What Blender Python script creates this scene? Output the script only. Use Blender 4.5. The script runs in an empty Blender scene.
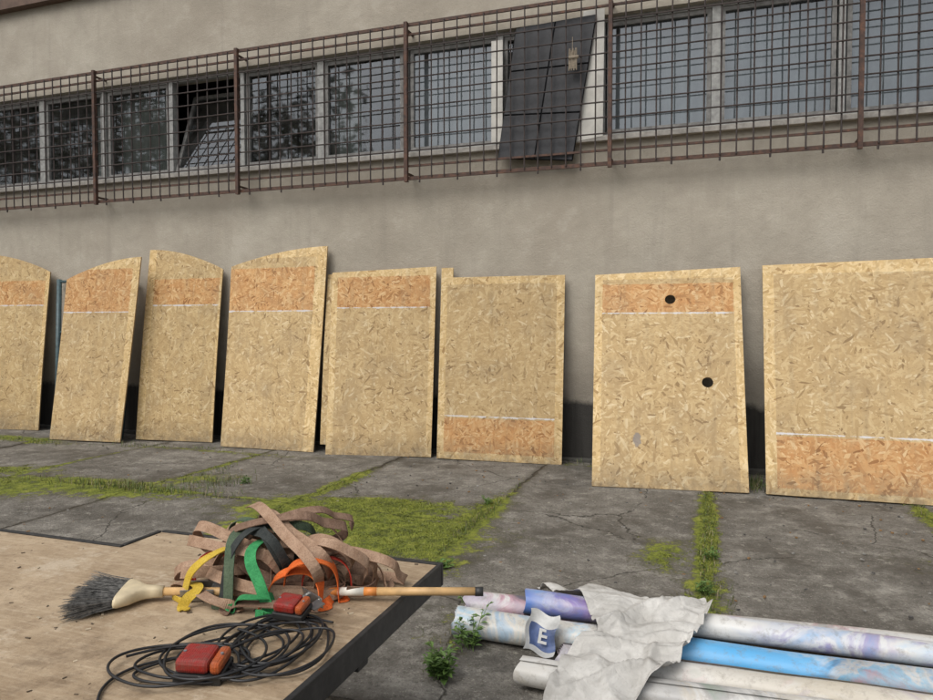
import bpy, bmesh, math, random
from mathutils import Vector, Matrix, noise
random.seed(7)
S=bpy.context.scene
COL=S.collection
rad=math.radians

# ------------------------------------------------------------------ helpers
def link(o,parent=None):
    COL.objects.link(o)
    if parent: o.parent=parent
    return o
def empty(name,loc=(0,0,0)):
    e=bpy.data.objects.new(name,None); e.location=loc; COL.objects.link(e); return e
def mesh_obj(name,verts,faces,mat=None,parent=None,smooth=False):
    m=bpy.data.meshes.new(name); m.from_pydata([tuple(v) for v in verts],[],faces); m.update()
    o=bpy.data.objects.new(name,m); link(o,parent)
    if mat: m.materials.append(mat)
    if smooth:
        for p in m.polygons: p.use_smooth=True
    return o
class Builder:
    def __init__(s): s.v=[];s.f=[];s.mi=[]
    def box(s,x0,x1,y0,y1,z0,z1,mi=0,M=None):
        b=len(s.v)
        for z in (z0,z1):
            for x,y in ((x0,y0),(x1,y0),(x1,y1),(x0,y1)):
                p=Vector((x,y,z)); s.v.append(M@p if M else p)
        for f in ((3,2,1,0),(4,5,6,7),(0,1,5,4),(1,2,6,5),(2,3,7,6),(3,0,4,7)):
            s.f.append(tuple(b+i for i in f)); s.mi.append(mi)
    def rod(s,p0,p1,r,n=6,mi=0,r1=None,cap=True):
        p0=Vector(p0);p1=Vector(p1);d=(p1-p0).normalized()
        a=d.orthogonal().normalized();c=d.cross(a);b=len(s.v)
        if r1 is None:r1=r
        for p,rr in ((p0,r),(p1,r1)):
            for i in range(n):
                t=2*math.pi*i/n; s.v.append(p+a*math.cos(t)*rr+c*math.sin(t)*rr)
        for i in range(n):
            j=(i+1)%n; s.f.append((b+i,b+j,b+n+j,b+n+i)); s.mi.append(mi)
        if cap:
            s.f.append(tuple(b+i for i in range(n))[::-1]); s.mi.append(mi)
            s.f.append(tuple(b+n+i for i in range(n))); s.mi.append(mi)
    def tri(s,a,b_,c,mi=0):
        b=len(s.v); s.v+= [Vector(a),Vector(b_),Vector(c)]; s.f.append((b,b+1,b+2)); s.mi.append(mi)
    def quad(s,a,b_,c,d,mi=0):
        b=len(s.v); s.v+= [Vector(a),Vector(b_),Vector(c),Vector(d)]; s.f.append((b,b+1,b+2,b+3)); s.mi.append(mi)
    def make(s,name,mats,parent=None,smooth=False,bevel=0):
        m=bpy.data.meshes.new(name); m.from_pydata([tuple(v) for v in s.v],[],s.f)
        for mt in mats: m.materials.append(mt)
        m.polygons.foreach_set('material_index',s.mi)
        if smooth: m.polygons.foreach_set('use_smooth',[True]*len(m.polygons))
        m.update()
        o=bpy.data.objects.new(name,m); link(o,parent)
        if bevel:
            md=o.modifiers.new('bev','BEVEL'); md.width=bevel; md.segments=2; md.limit_method='ANGLE'
        return o

# ------------------------------------------------------------------ node helper
class NT:
    def __init__(s,name):
        s.m=bpy.data.materials.new(name); s.m.use_nodes=True
        s.t=s.m.node_tree; s.n=s.t.nodes; s.l=s.t.links
        s.b=s.n['Principled BSDF']
    def new(s,ty,**k):
        n=s.n.new(ty)
        for a,v in k.items(): setattr(n,a,v)
        return n
    def put(s,sock,v):
        if isinstance(v,bpy.types.NodeSocket): s.l.new(v,sock)
        else:
            if sock.type=='RGBA' and len(v)==3: v=(*v,1)
            sock.default_value=v
    def math(s,op,a,b=0.,c=0.,clamp=False):
        n=s.new('ShaderNodeMath',operation=op,use_clamp=clamp)
        s.put(n.inputs[0],a);s.put(n.inputs[1],b);s.put(n.inputs[2],c); return n.outputs[0]
    def noise(s,vec,scale,detail=4,rough=.55,dist=0,dim='3D',out=0):
        n=s.new('ShaderNodeTexNoise',noise_dimensions=dim)
        if vec is not None: s.l.new(vec,n.inputs['Vector'])
        n.inputs['Scale'].default_value=scale;n.inputs['Detail'].default_value=detail
        n.inputs['Roughness'].default_value=rough;n.inputs['Distortion'].default_value=dist
        return n.outputs[out]
    def vor(s,vec,scale,feat='F1',dim='3D',out=None,rnd=1):
        n=s.new('ShaderNodeTexVoronoi',feature=feat,voronoi_dimensions=dim)
        if vec is not None: s.l.new(vec,n.inputs['Vector'])
        n.inputs['Scale'].default_value=scale; n.inputs['Randomness'].default_value=rnd
        return n.outputs[out or 0]
    def map(s,vec,loc=(0,0,0),rot=(0,0,0),sc=(1,1,1)):
        n=s.new('ShaderNodeMapping'); s.l.new(vec,n.inputs[0])
        n.inputs[1].default_value=loc;n.inputs[2].default_value=rot;n.inputs[3].default_value=sc
        return n.outputs[0]
    def range(s,v,a,b,c=0.,d=1.,smooth=False):
        n=s.new('ShaderNodeMapRange'); s.put(n.inputs[0],v)
        if smooth: n.interpolation_type='SMOOTHSTEP'
        for i,x in enumerate((a,b,c,d)): s.put(n.inputs[i+1],x)
        return n.outputs[0]
    def mix(s,f,a,b,bt='MIX'):
        n=s.new('ShaderNodeMix',data_type='RGBA',blend_type=bt)
        s.put(n.inputs[0],f);s.put(n.inputs[6],a);s.put(n.inputs[7],b); return n.outputs[2]
    def ramp(s,f,stops):
        n=s.new('ShaderNodeValToRGB'); e=n.color_ramp.elements
        while len(e)>1: e.remove(e[-1])
        e[0].position=stops[0][0]; e[0].color=(*stops[0][1],1)
        for p,c in stops[1:]:
            x=e.new(p); x.color=(*c,1)
        s.l.new(f,n.inputs[0]); return n.outputs[0]
    def bump(s,h,strength=.3,dist=.01):
        n=s.new('ShaderNodeBump'); n.inputs['Strength'].default_value=strength
        n.inputs['Distance'].default_value=dist; s.l.new(h,n.inputs['Height'])
        s.l.new(n.outputs[0],s.b.inputs['Normal'])
    def pos(s): return s.new('ShaderNodeNewGeometry').outputs['Position']
    def obj(s): return s.new('ShaderNodeTexCoord').outputs['Object']
    def sep(s,v):
        n=s.new('ShaderNodeSeparateXYZ'); s.l.new(v,n.inputs[0]); return n.outputs
    def color(s,c): s.put(s.b.inputs['Base Color'],c)
    def rough(s,r): s.put(s.b.inputs['Roughness'],r)

def simple(name,c,rough=.7,var=.25,scale=20,metal=0,bump=0,spec=.5):
    t=NT(name); p=t.pos()
    n=t.noise(p,scale,3,.6)
    f=t.range(n,.3,.7)
    t.color(t.mix(f,tuple(x*(1-var) for x in c),tuple(min(1,x*(1+var)) for x in c)))
    t.rough(rough); t.b.inputs['Metallic'].default_value=metal
    t.b.inputs['Specular IOR Level'].default_value=spec
    if bump: t.bump(n,.4,bump)
    return t.m

# ------------------------------------------------------------------ world
w=bpy.data.worlds.new("World"); S.world=w; w.use_nodes=True
wn=w.node_tree.nodes; wl=w.node_tree.links
sky=wn.new('ShaderNodeTexSky'); sky.sky_type='NISHITA'; sky.sun_disc=False
sky.sun_elevation=rad(50); sky.sun_rotation=rad(200); sky.air_density=1.2; sky.dust_density=3.5
hs=wn.new('ShaderNodeHueSaturation'); hs.inputs['Saturation'].default_value=.25
wl.new(sky.outputs[0],hs.inputs['Color']); wl.new(hs.outputs[0],wn['Background'].inputs[0])
wn['Background'].inputs[1].default_value=.15
sd=bpy.data.lights.new('sun','SUN'); sd.energy=1.5; sd.angle=rad(45); sd.color=(1,.96,.91)
so=bpy.data.objects.new('sun',sd); COL.objects.link(so)
so.rotation_euler=(rad(40),0,rad(-20))

# ------------------------------------------------------------------ camera
cd=bpy.data.cameras.new('camera'); cd.lens=27.0; cd.sensor_width=36; cd.clip_end=1000; cd.clip_start=.05
cam=bpy.data.objects.new('camera',cd); COL.objects.link(cam)
cam.location=(0,0,1.6); cam.rotation_euler=(rad(88),0,rad(19.1)); S.camera=cam

# ------------------------------------------------------------------ materials
WY=8.2   # wall face
def m_wall():
    t=NT('stucco'); p=t.pos(); x,y,z=t.sep(p)
    big=t.noise(p,.55,3,.6,.4)
    med=t.noise(p,3.,5,.65)
    fine=t.noise(p,60,3,.7)
    st=t.noise(t.map(p,sc=(6,6,.5)),1.,4,.65)
    c=t.mix(t.range(big,.3,.7),(.36,.318,.258),(.475,.435,.362))
    c=t.mix(t.range(med,.45,.72,0,.45),c,(.285,.257,.208))
    c=t.mix(t.range(med,.44,.34,0,.3),c,(.53,.49,.42))
    c=t.mix(t.range(st,.54,.80,0,.32),c,(.22,.2,.17))
    c=t.mix(t.range(fine,.2,.8,.0,.32),c,(.24,.215,.175))
    c=t.mix(t.range(fine,.58,.75,0,.35),c,(.57,.53,.46))
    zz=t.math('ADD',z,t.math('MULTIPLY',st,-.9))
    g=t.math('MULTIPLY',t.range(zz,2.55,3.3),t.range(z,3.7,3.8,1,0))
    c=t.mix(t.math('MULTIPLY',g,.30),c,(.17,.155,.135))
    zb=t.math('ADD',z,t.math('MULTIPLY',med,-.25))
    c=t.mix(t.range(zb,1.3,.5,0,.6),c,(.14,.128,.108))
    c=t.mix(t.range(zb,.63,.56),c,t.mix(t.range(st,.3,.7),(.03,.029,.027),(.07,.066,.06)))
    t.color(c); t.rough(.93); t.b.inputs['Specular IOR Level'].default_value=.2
    t.bump(t.math('ADD',fine,t.math('MULTIPLY',t.noise(p,9,3,.7),1.6)),.6,.009); return t.m
M_WALL=m_wall()

def m_ground():
    t=NT('concrete_slabs'); p=t.pos(); x,y,z=t.sep(p)
    at=t.new('ShaderNodeAttribute',attribute_name='moss').outputs['Fac']
    wob=t.noise(p,2.6,5,.7); wob=t.math('MULTIPLY',t.math('SUBTRACT',wob,.5),.20)
    xw=t.math('ADD',x,wob); yw=t.math('ADD',y,wob)
    dx=t.math('PINGPONG',xw,.875)
    dyl=t.math('ABSOLUTE',t.math('SUBTRACT',yw,5.35))
    dyl=t.math('ADD',dyl,t.range(x,-1.8,-1.7,0,5))
    dyr=t.math('ABSOLUTE',t.math('SUBTRACT',yw,2.6))
    d=t.math('MINIMUM',t.math('MINIMUM',dx,dyl),dyr)
    big=t.noise(p,.9,4,.62,.5); med=t.noise(p,5.5,6,.75); fine=t.noise(p,45,4,.8)
    peb=t.vor(p,60,'F1')
    c=t.mix(t.range(big,.32,.68),(.15,.138,.118),(.29,.27,.235))
    c=t.mix(t.range(med,.42,.64,0,.7),c,(.105,.095,.08))
    c=t.mix(t.range(med,.46,.36,0,.5),c,(.37,.35,.305))
    c=t.mix(t.range(fine,.5,.68,0,.72),c,(.065,.058,.049))
    c=t.mix(t.math('MULTIPLY',t.range(peb,.30,.16,0,1),t.range(fine,.35,.6,.75,.1)),c,(.42,.40,.345))
    dark=t.noise(t.map(p,loc=(3,3,0)),1.5,6,.72)
    c=t.mix(t.range(dark,.50,.61,0,.62),c,(.062,.056,.047))
    lich=t.noise(t.map(p,loc=(11,3,0)),9,4,.8)
    c=t.mix(t.range(lich,.60,.66,0,.5),c,(.42,.40,.34))
    vv=t.vor(t.mix(.16,p,t.noise(p,3,4,.7,out=1)),.75,'DISTANCE_TO_EDGE')
    ck=t.math('MULTIPLY',t.range(vv,.001,.006,1,0),t.range(big,.46,.50))
    c=t.mix(t.math('MULTIPLY',ck,.85),c,(.025,.022,.018))
    jd=t.range(d,.015,.09,1,0); jc=t.range(d,.006,.022,1,0)
    soil=t.mix(t.range(fine,.35,.65),(.028,.023,.017),(.085,.07,.05))
    c=t.mix(t.math('MULTIPLY',jd,.5),c,soil); c=t.mix(jc,c,soil)
    mn=t.noise(p,7,5,.75)
    e=t.math('ADD',at,t.math('MULTIPLY',t.math('SUBTRACT',mn,.5),1.5))
    e=t.math('ADD',e,t.math('MULTIPLY',t.math('SUBTRACT',fine,.5),.7))
    e=t.math('ADD',e,t.math('MULTIPLY',t.math('ADD',jd,ck),.16))
    mk=t.range(e,.5,.62)
    mc=t.ramp(t.math('ADD',t.math('MULTIPLY',mn,.6),t.math('MULTIPLY',fine,.4)),[(.34,(.030,.036,.012)),(.44,(.085,.105,.018)),(.53,(.19,.22,.03)),(.64,(.30,.30,.06))])
    c=t.mix(t.range(e,.28,.52,0,.65),c,(.075,.072,.032)); c=t.mix(mk,c,mc)
    t.color(c)
    t.rough(t.range(dark,.45,.65,.88,.62))
    t.b.inputs['Specular IOR Level'].default_value=.3
    h=t.math('ADD',t.math('MULTIPLY',fine,1.0),t.math('MULTIPLY',med,1.6))
    h=t.math('ADD',h,t.math('MULTIPLY',jc,-1.8))
    t.bump(h,.9,.016); return t.m
M_GROUND=m_ground()

def osb_group():
    g=bpy.data.node_groups.new('osb_strands','ShaderNodeTree')
    g.interface.new_socket('Vector',in_out='INPUT',socket_type='NodeSocketVector')
    g.interface.new_socket('Tone',in_out='OUTPUT',socket_type='NodeSocketFloat')
    g.interface.new_socket('Hue',in_out='OUTPUT',socket_type='NodeSocketFloat')
    N=g.nodes;L=g.links
    gi=N.new('NodeGroupInput');go=N.new('NodeGroupOutput')
    wob=N.new('ShaderNodeTexNoise'); wob.inputs['Scale'].default_value=9;wob.inputs['Detail'].default_value=1; L.new(gi.outputs[0],wob.inputs[0])
    best=None;hue=None
    for k in range(6):
        a=rad(-85+k*30+random.uniform(-8,8))
        m1=N.new('ShaderNodeMapping');m1.inputs[2].default_value=(0,0,a);m1.inputs[1].default_value=(k*3.7,k*1.9,0)
        L.new(gi.outputs[0],m1.inputs[0])
        ad=N.new('ShaderNodeVectorMath');ad.operation='MULTIPLY_ADD'
        L.new(wob.outputs[1],ad.inputs[0]);ad.inputs[1].default_value=(.03,.03,0);L.new(m1.outputs[0],ad.inputs[2])
        m2=N.new('ShaderNodeMapping')
        ln=random.uniform(.8,1.3)
        m2.inputs[3].default_value=(12.*ln,54*ln,1);L.new(ad.outputs[0],m2.inputs[0])
        v=N.new('ShaderNodeTexVoronoi');v.voronoi_dimensions='2D';v.inputs['Scale'].default_value=1
        L.new(m2.outputs[0],v.inputs['Vector'])
        s=N.new('ShaderNodeSeparateColor');L.new(v.outputs['Color'],s.inputs[0])
        if best is None: best=s.outputs[0];hue=s.outputs[1]
        else:
            gt=N.new('ShaderNodeMath');gt.operation='GREATER_THAN';L.new(s.outputs[0],gt.inputs[0]);L.new(best,gt.inputs[1])
            mx=N.new('ShaderNodeMath');mx.operation='MAXIMUM';L.new(s.outputs[0],mx.inputs[0]);L.new(best,mx.inputs[1])
            mh=N.new('ShaderNodeMix');L.new(gt.outputs[0],mh.inputs[0]);L.new(hue,mh.inputs[2]);L.new(s.outputs[1],mh.inputs[3])
            best=mx.outputs[0];hue=mh.outputs[0]
    L.new(best,go.inputs[0]);L.new(hue,go.inputs[1])
    return g
OSBG=osb_group()

def m_osb(i,bl,br,bt,bb,o0,o1,line,stain=None,k=1.):
    t=NT('osb')
    uv=t.new('ShaderNodeUVMap',uv_map='m').outputs[0]; st=t.new('ShaderNodeUVMap',uv_map='st').outputs[0]
    s,tt,_=t.sep(st)
    u=t.map(uv,loc=(i*3.17,i*1.31,0))
    g=t.new('ShaderNodeGroup'); g.node_tree=OSBG; t.l.new(u,g.inputs[0])
    hue=g.outputs[1]
    n1=t.noise(u,2.2,4,.65); n2=t.noise(u,45,3,.7); n3=t.noise(u,9,4,.7)
    fresh=t.ramp(hue,[(0,(.35,.22,.095)),(.10,(.54,.375,.17)),(.6,(.63,.455,.225)),(1,(.74,.58,.33))])
    weath=t.ramp(hue,[(0,(.25,.165,.08)),(.10,(.41,.285,.14)),(.6,(.48,.345,.175)),(.9,(.535,.40,.215)),(1,(.62,.50,.31))])
    orng=t.ramp(hue,[(0,(.27,.115,.04)),(.14,(.45,.215,.078)),(.5,(.54,.28,.11)),(.8,(.585,.34,.145)),(1,(.66,.44,.22))])
    jit=t.math('MULTIPLY',t.math('SUBTRACT',n3,.5),.014)
    sj=t.math('ADD',s,jit); tj=t.math('ADD',tt,jit)
    sin_=t.math('MULTIPLY',t.math('GREATER_THAN',sj,bl),t.math('LESS_THAN',sj,1-br))
    ins=t.math('MULTIPLY',sin_,t.math('MULTIPLY',t.math('GREATER_THAN',tj,bb),t.math('LESS_THAN',tj,1-bt)))
    om=t.math('MULTIPLY',ins,t.math('MULTIPLY',t.math('GREATER_THAN',tj,o0),t.math('LESS_THAN',tj,o1)))
    c=t.mix(t.math('MULTIPLY',ins,t.range(n1,.25,.75,.7,1.)),fresh,weath)
    c=t.mix(t.math('MULTIPLY',om,t.range(n3,.3,.7,.95,.6)),c,orng)
    c=t.mix(t.range(n2,.58,.72,0,.45),c,(.16,.105,.05))
    c=t.mix(t.range(n1,.5,.8,0,.40),c,(.27,.205,.13))
    drip=t.noise(t.map(u,sc=(14,1.1,1)),1,3,.6)
    c=t.mix(t.range(drip,.52,.8,0,.38),c,(.24,.18,.11))
    c=t.mix(t.math('MULTIPLY',t.range(tt,.12,.0),t.range(n3,.35,.6,.15,.7)),c,(.15,.12,.08))
    if k!=1: c=t.mix(1.0,c,(k,k,k*1.02),'MULTIPLY')
    ld=t.math('ABSOLUTE',t.math('SUBTRACT',t.math('ADD',tt,t.math('MULTIPLY',jit,.45)),line))
    lw=t.range(n3,.40,.68,.0,.0062)
    lm=t.math('MULTIPLY',t.math('LESS_THAN',ld,lw),sin_)
    c=t.mix(t.math('MULTIPLY',lm,.8),c,(.62,.62,.64))
    if stain:
        ds=t.math('ADD',t.math('POWER',t.math('SUBTRACT',s,stain[0]),2),t.math('POWER',t.math('MULTIPLY',t.math('SUBTRACT',tt,stain[1]),.8),2))
        ds=t.math('ADD',t.math('SQRT',ds),t.math('MULTIPLY',t.math('SUBTRACT',n3,.5),.08))
        c=t.mix(t.range(ds,.026,.020,0,.75),c,(.2,.19,.19))
    t.color(c); t.rough(.75); t.b.inputs['Specular IOR Level'].default_value=.22
    t.bump(n2,.35,.004)
    return t.m
def m_edge():
    t=NT('osb_edge'); p=t.pos()
    n=t.noise(t.map(p,sc=(40,200,40)),1,3,.7)
    t.color(t.mix(t.range(n,.35,.65),(.18,.12,.06),(.46,.33,.18))); t.rough(.85); return t.m
M_EDGE=m_edge()

# ------------------------------------------------------------------ ground
MEL=[(-2.75,5.05,1.15,.52,-.10,1.1),(-2.1,4.8,.55,.65,0,1.0),(-3.45,5.2,.45,.55,0,.85),(-2.7,5.55,.9,.35,.1,.95),
    (-1.8,5.5,.20,.9,0,.85),(-1.7,4.3,.22,.7,0,.7),(-1.2,3.5,.3,.5,0,.42),(-3.5,6.3,.14,.7,0,.75),(-3.5,4.7,.25,.6,0,.65),
    (.0,5.7,.10,1.5,0,.95),(-.28,5.0,.20,.42,0,.72),(0,4.3,.17,.6,0,.68),
    (-5.8,5.3,1.3,.34,0.02,1.0),(-6.6,5.0,.8,.45,0,.85),(-5.0,5.9,.5,.28,.6,.65),(-5.25,6.6,.08,.9,0,.6),(-7.4,5.6,.8,.3,.2,.7),
    (-9.3,7.2,1.2,.24,0,.75),(-7.0,6.0,.1,1.2,0,.55),(-6.0,7.3,2.0,.12,0,.55),(-.8,7.9,1.5,.13,0,.5),(1.75,6.6,.13,.9,0,.68),(1.5,5.4,.5,.3,0,.36)]
MEL=[(a,b,c,d,math.cos(e),math.sin(e),f) for a,b,c,d,e,f in MEL]
def moss_val(x,y):
    v=0
    for cx,cy,rx,ry,c,s,amp in MEL:
        dx=x-cx;dy=y-cy
        X=(dx*c+dy*s)/rx;Y=(-dx*s+dy*c)/ry
        q=X*X+Y*Y
        if q<6: v=max(v,amp*math.exp(-q*.8))
    return v
def axis(fine0,fine1,step,lo,hi):
    a=[];x=fine0
    while x<fine1: a.append(x);x+=step
    a.append(fine1); s=step
    r=[];x=fine1
    while x<hi: s*=1.5;x+=s;r.append(x)
    l=[];x=fine0;s=step
    while x>lo: s*=1.5;x-=s;l.append(x)
    return l[::-1]+a+r
xs=axis(-11.5,4.5,.06,-260,260); ys=axis(1.2,8.3,.045,-260,260)
V=[];mo=[]
for y in ys:
    for x in xs:
        near=(-12<x<5 and 1<y<8.4)
        m=moss_val(x,y) if near else 0
        z=0
        if near:
            z=(noise.noise((x*.7,y*.7,3))*.012+noise.noise((x*3,y*3,1))*.004)
            z+=((int(math.floor(x/1.75))*37)%5-2)*.004
            z+=m*.012+max(0,m-.3)*noise.noise((x*14,y*14,2))*.02
        V.append((x,y,z)); mo.append(m)
nx=len(xs)
Fc=[(j*nx+i,j*nx+i+1,(j+1)*nx+i+1,(j+1)*nx+i) for j in range(len(ys)-1) for i in range(nx-1)]
gr=mesh_obj('ground',V,Fc,M_GROUND,smooth=True)
at=gr.data.attributes.new('moss','FLOAT','POINT'); at.data.foreach_set('value',mo)

# ------------------------------------------------------------------ building
bld=empty('concrete_building')
M_SILL=simple('sill_concrete',(.33,.31,.28),.9,.3,12,bump=.004)
M_FRW=simple('window_frame_grey',(.33,.33,.315),.6,.3,15)
M_FRD=simple('window_frame_weathered',(.21,.205,.195),.7,.35,15)
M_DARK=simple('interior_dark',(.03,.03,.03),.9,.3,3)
M_EAVE=simple('eave_brown',(.10,.06,.04),.7,.3,8)
M_ROOF=simple('roof_sheet',(.15,.13,.12),.8,.3,3)
SZ=3.77;TZ=5.15;X0=-24.;X1=9.9
b=Builder()
b.box(-30,14,WY,WY+.35,-.3,SZ-.06); b.box(-30,14,WY,WY+.35,TZ,6.62)
b.box(-30,X0,WY,WY+.35,SZ-.06,TZ); b.box(X1,14,WY,WY+.35,SZ-.06,TZ)
b.box(-30.0,-29.65,WY+.35,20,-.3,6.6); b.box(13.65,14.0,WY+.35,20,-.3,6.6); b.box(-29.65,13.65,19.65,20,-.3,6.6)
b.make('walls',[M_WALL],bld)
b=Builder(); b.box(X0-.05,X1+.05,WY-.07,WY+.2,SZ-.06,SZ); b.make('sill',[M_SILL],bld,bevel=.006)
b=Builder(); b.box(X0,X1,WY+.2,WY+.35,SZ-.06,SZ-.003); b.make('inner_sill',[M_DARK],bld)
b=Builder(); b.box(-30,14,WY-.10,WY-.002,-.1,.045); b.make('plinth',[simple('plinth_dark',(.07,.068,.06),.95,.4,9,bump=.01)],bld,bevel=.012)
b=Builder(); b.box(-30.3,14.3,WY-.10,20.4,6.622,6.70,0); b.box(-30.3,14.3,WY-.13,WY-.101,6.50,6.74,1); b.box(-30.3,14.3,WY-.10,WY-.002,6.50,6.53,1)
b.make('roof',[M_ROOF,M_EAVE],bld)
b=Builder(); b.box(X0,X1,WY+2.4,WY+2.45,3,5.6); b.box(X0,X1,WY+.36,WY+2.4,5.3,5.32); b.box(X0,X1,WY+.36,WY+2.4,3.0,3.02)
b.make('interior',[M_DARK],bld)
def m_glass():
    t=NT('window_glass'); n=t.n; l=t.l
    tr=n.new('ShaderNodeBsdfTransparent'); tr.inputs[0].default_value=(.66,.70,.71,1)
    gl=n.new('ShaderNodeBsdfGlossy'); gl.inputs['Roughness'].default_value=.03; gl.inputs[0].default_value=(.9,.95,1,1)
    mx=n.new('ShaderNodeMixShader'); lw=n.new('ShaderNodeLayerWeight'); lw.inputs[0].default_value=.25
    fac=t.range(lw.outputs['Fresnel'],0,1,.12,.9)
    df=n.new('ShaderNodeBsdfDiffuse'); df.inputs[0].default_value=(.25,.24,.22,1)
    d=t.range(t.noise(t.pos(),3.5,5,.7),.35,.8,.02,.14)
    m2=n.new('ShaderNodeMixShader')
    l.new(fac,mx.inputs[0]); l.new(tr.outputs[0],mx.inputs[1]); l.new(gl.outputs[0],mx.inputs[2])
    l.new(d,m2.inputs[0]); l.new(mx.outputs[0],m2.inputs[1]); l.new(df.outputs[0],m2.inputs[2])
    l.new(m2.outputs[0],n['Material Output'].inputs[0]); return t.m
M_GLASS=m_glass()
M_CURT=simple('curtain_grey',(.36,.38,.40),.9,.15,4)
M_CURT2=simple('curtain_greenish',(.18,.19,.17),.9,.2,4)
muls=[1.28-1.24*k for k in range(-6,21)][::-1]
fr=Builder(); gl=Builder(); cu=Builder()
GY=WY+.13
for i,x in enumerate(muls):
    wdt=.045 if i%2 else .03
    fr.box(x-wdt,x+wdt,WY+.07,WY+.17,SZ,TZ,0)
fr.box(X0,X1,WY+.08,WY+.16,TZ-.05,TZ-.001,0); fr.box(X0,X1,WY+.08,WY+.16,SZ+.001,SZ+.05,0)
openb=None
for i in range(len(muls)-1):
    a,c=muls[i]+.05,muls[i+1]-.05
    mid=(a+c)/2
    if abs(mid-(-6.78))<.3: openb=(a,c); continue
    for (q0,q1) in ((a,a+.045),(c-.045,c)): fr.box(q0,q1,WY+.10,WY+.15,SZ+.05,TZ-.05,1)
    fr.box(a+.045,c-.045,WY+.10,WY+.15,TZ-.10,TZ-.052,1); fr.box(a+.045,c-.045,WY+.10,WY+.15,SZ+.052,SZ+.10,1)
    ty=random.uniform(-.012,.012)
    gl.quad((a+.04,GY-ty,SZ+.09),(c-.04,GY+ty,SZ+.09),(c-.04,GY+ty,TZ-.09),(a+.04,GY-ty,TZ-.09))
    def curtain(x0,x1,mi,amp=.02,fq=34,y=WY+.27,z0=SZ-.1):
        n=int((x1-x0)*60); pv=None
        for k in range(n+1):
            xx=x0+(x1-x0)*k/n; yy=y+amp*math.sin(xx*fq)+amp*.5*math.sin(xx*fq*.37+1)
            if pv: cu.quad((pv[0],pv[1],z0),(xx,yy,z0),(xx,yy,TZ+.1),(pv[0],pv[1],TZ+.1),mi)
            pv=(xx,yy)
    if mid>-1.3 and mid<4: curtain(a-.02,c+.02,0)
    elif -3.4<mid<-2.5: curtain(a,c,0)
    elif -4.7<mid<-3.7: curtain(a,a+.45,1)
    elif -8.4<mid<-7.6: curtain(a+.1,c,1)
    elif -9.7<mid<-9: curtain(c-.3,c,1)
fr.make('window_frames',[M_FRW,M_FRD],bld); gl.make('glass_panes',[M_GLASS],bld); cu.make('curtains',[M_CURT,M_CURT2],bld,smooth=True)
a,c=openb
Mx=Matrix.Translation((0,WY+.12,SZ+.06))@Matrix.Rotation(rad(-19),4,'X')
h=TZ-SZ-.12
fb=Builder()
for (q0,q1) in ((a,a+.05),(c-.05,c)): fb.box(q0,q1,-.02,.03,0,h,0,Mx)
fb.box(a+.05,c-.05,-.02,.03,0,.05,0,Mx); fb.box(a+.05,c-.05,-.02,.03,h-.05,h,0,Mx)
fb.make('open_sash',[M_FRD],bld)
g2=Builder(); g2.quad(*[Mx@Vector(q) for q in ((a+.04,.005,.04),(c-.04,.005,.04),(c-.04,.005,h-.04),(a+.04,.005,h-.04))]); g2.make('open_sash_glass',[M_GLASS],bld)

# ------------------------------------------------------------------ window grille
def m_rust():
    t=NT('rusty_steel'); p=t.pos(); n=t.noise(p,14,4,.7); n2=t.noise(p,90,2,.6)
    c=t.ramp(n,[(.3,(.035,.022,.018)),(.5,(.075,.04,.028)),(.7,(.14,.065,.038))])
    c=t.mix(t.range(n2,.55,.7,0,.5),c,(.03,.022,.02))
    t.color(c); t.rough(.75); return t.m
M_RUST=m_rust()
M_BAR=simple('bar_steel_dark',(.040,.029,.026),.7,.4,10)
gp=empty('window_grille')
Y=WY-.2; Zt=5.29; Zb=3.42
b=Builder(); bars=Builder()
posts=[-1.07-2.48*k for k in range(-4,9)]
gx0=posts[-1];gx1=posts[0]
for x in posts:
    b.box(x-.022,x+.022,Y-.045,Y+.005,Zb-.05,Zt+.02)
    for z in (Zb+.06,Zt-.06): b.box(x-.012,x+.012,Y+.006,WY+.02,z-.012,z+.012)
for z,hh in ((Zt,.019),(Zb,.021),(Zb+.15,.012),(Zt-.12,.012)):
    b.box(gx0,gx1,Y+.0065,Y+.03,z-hh,z+hh)
nb=15; sp=2.48/nb
for k,x in enumerate([gx0+sp*i for i in range(int((gx1-gx0)/sp)+1)]):
    if k%nb==0: continue
    jx=random.uniform(-.005,.005)
    bars.rod((x+jx,Y,Zb),(x+jx+random.uniform(-.005,.005),Y,Zt),.0088,6)
    if k%3==1: bars.rod((x,Y+.01,Zb-.02),(x,Y+.01,Zb-.06),.011,6)
nz=9
for k in range(1,nz):
    z=Zb+.15+(Zt-.12-Zb-.15)*k/nz
    for q in range(len(posts)-1):
        bars.rod((posts[q+1],Y-.015,z+random.uniform(-.004,.004)),(posts[q],Y-.015,z+random.uniform(-.004,.004)),.0085,6)
b.make('grille_frame',[M_RUST],gp); bars.make('grille_bars',[M_BAR],gp)

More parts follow.
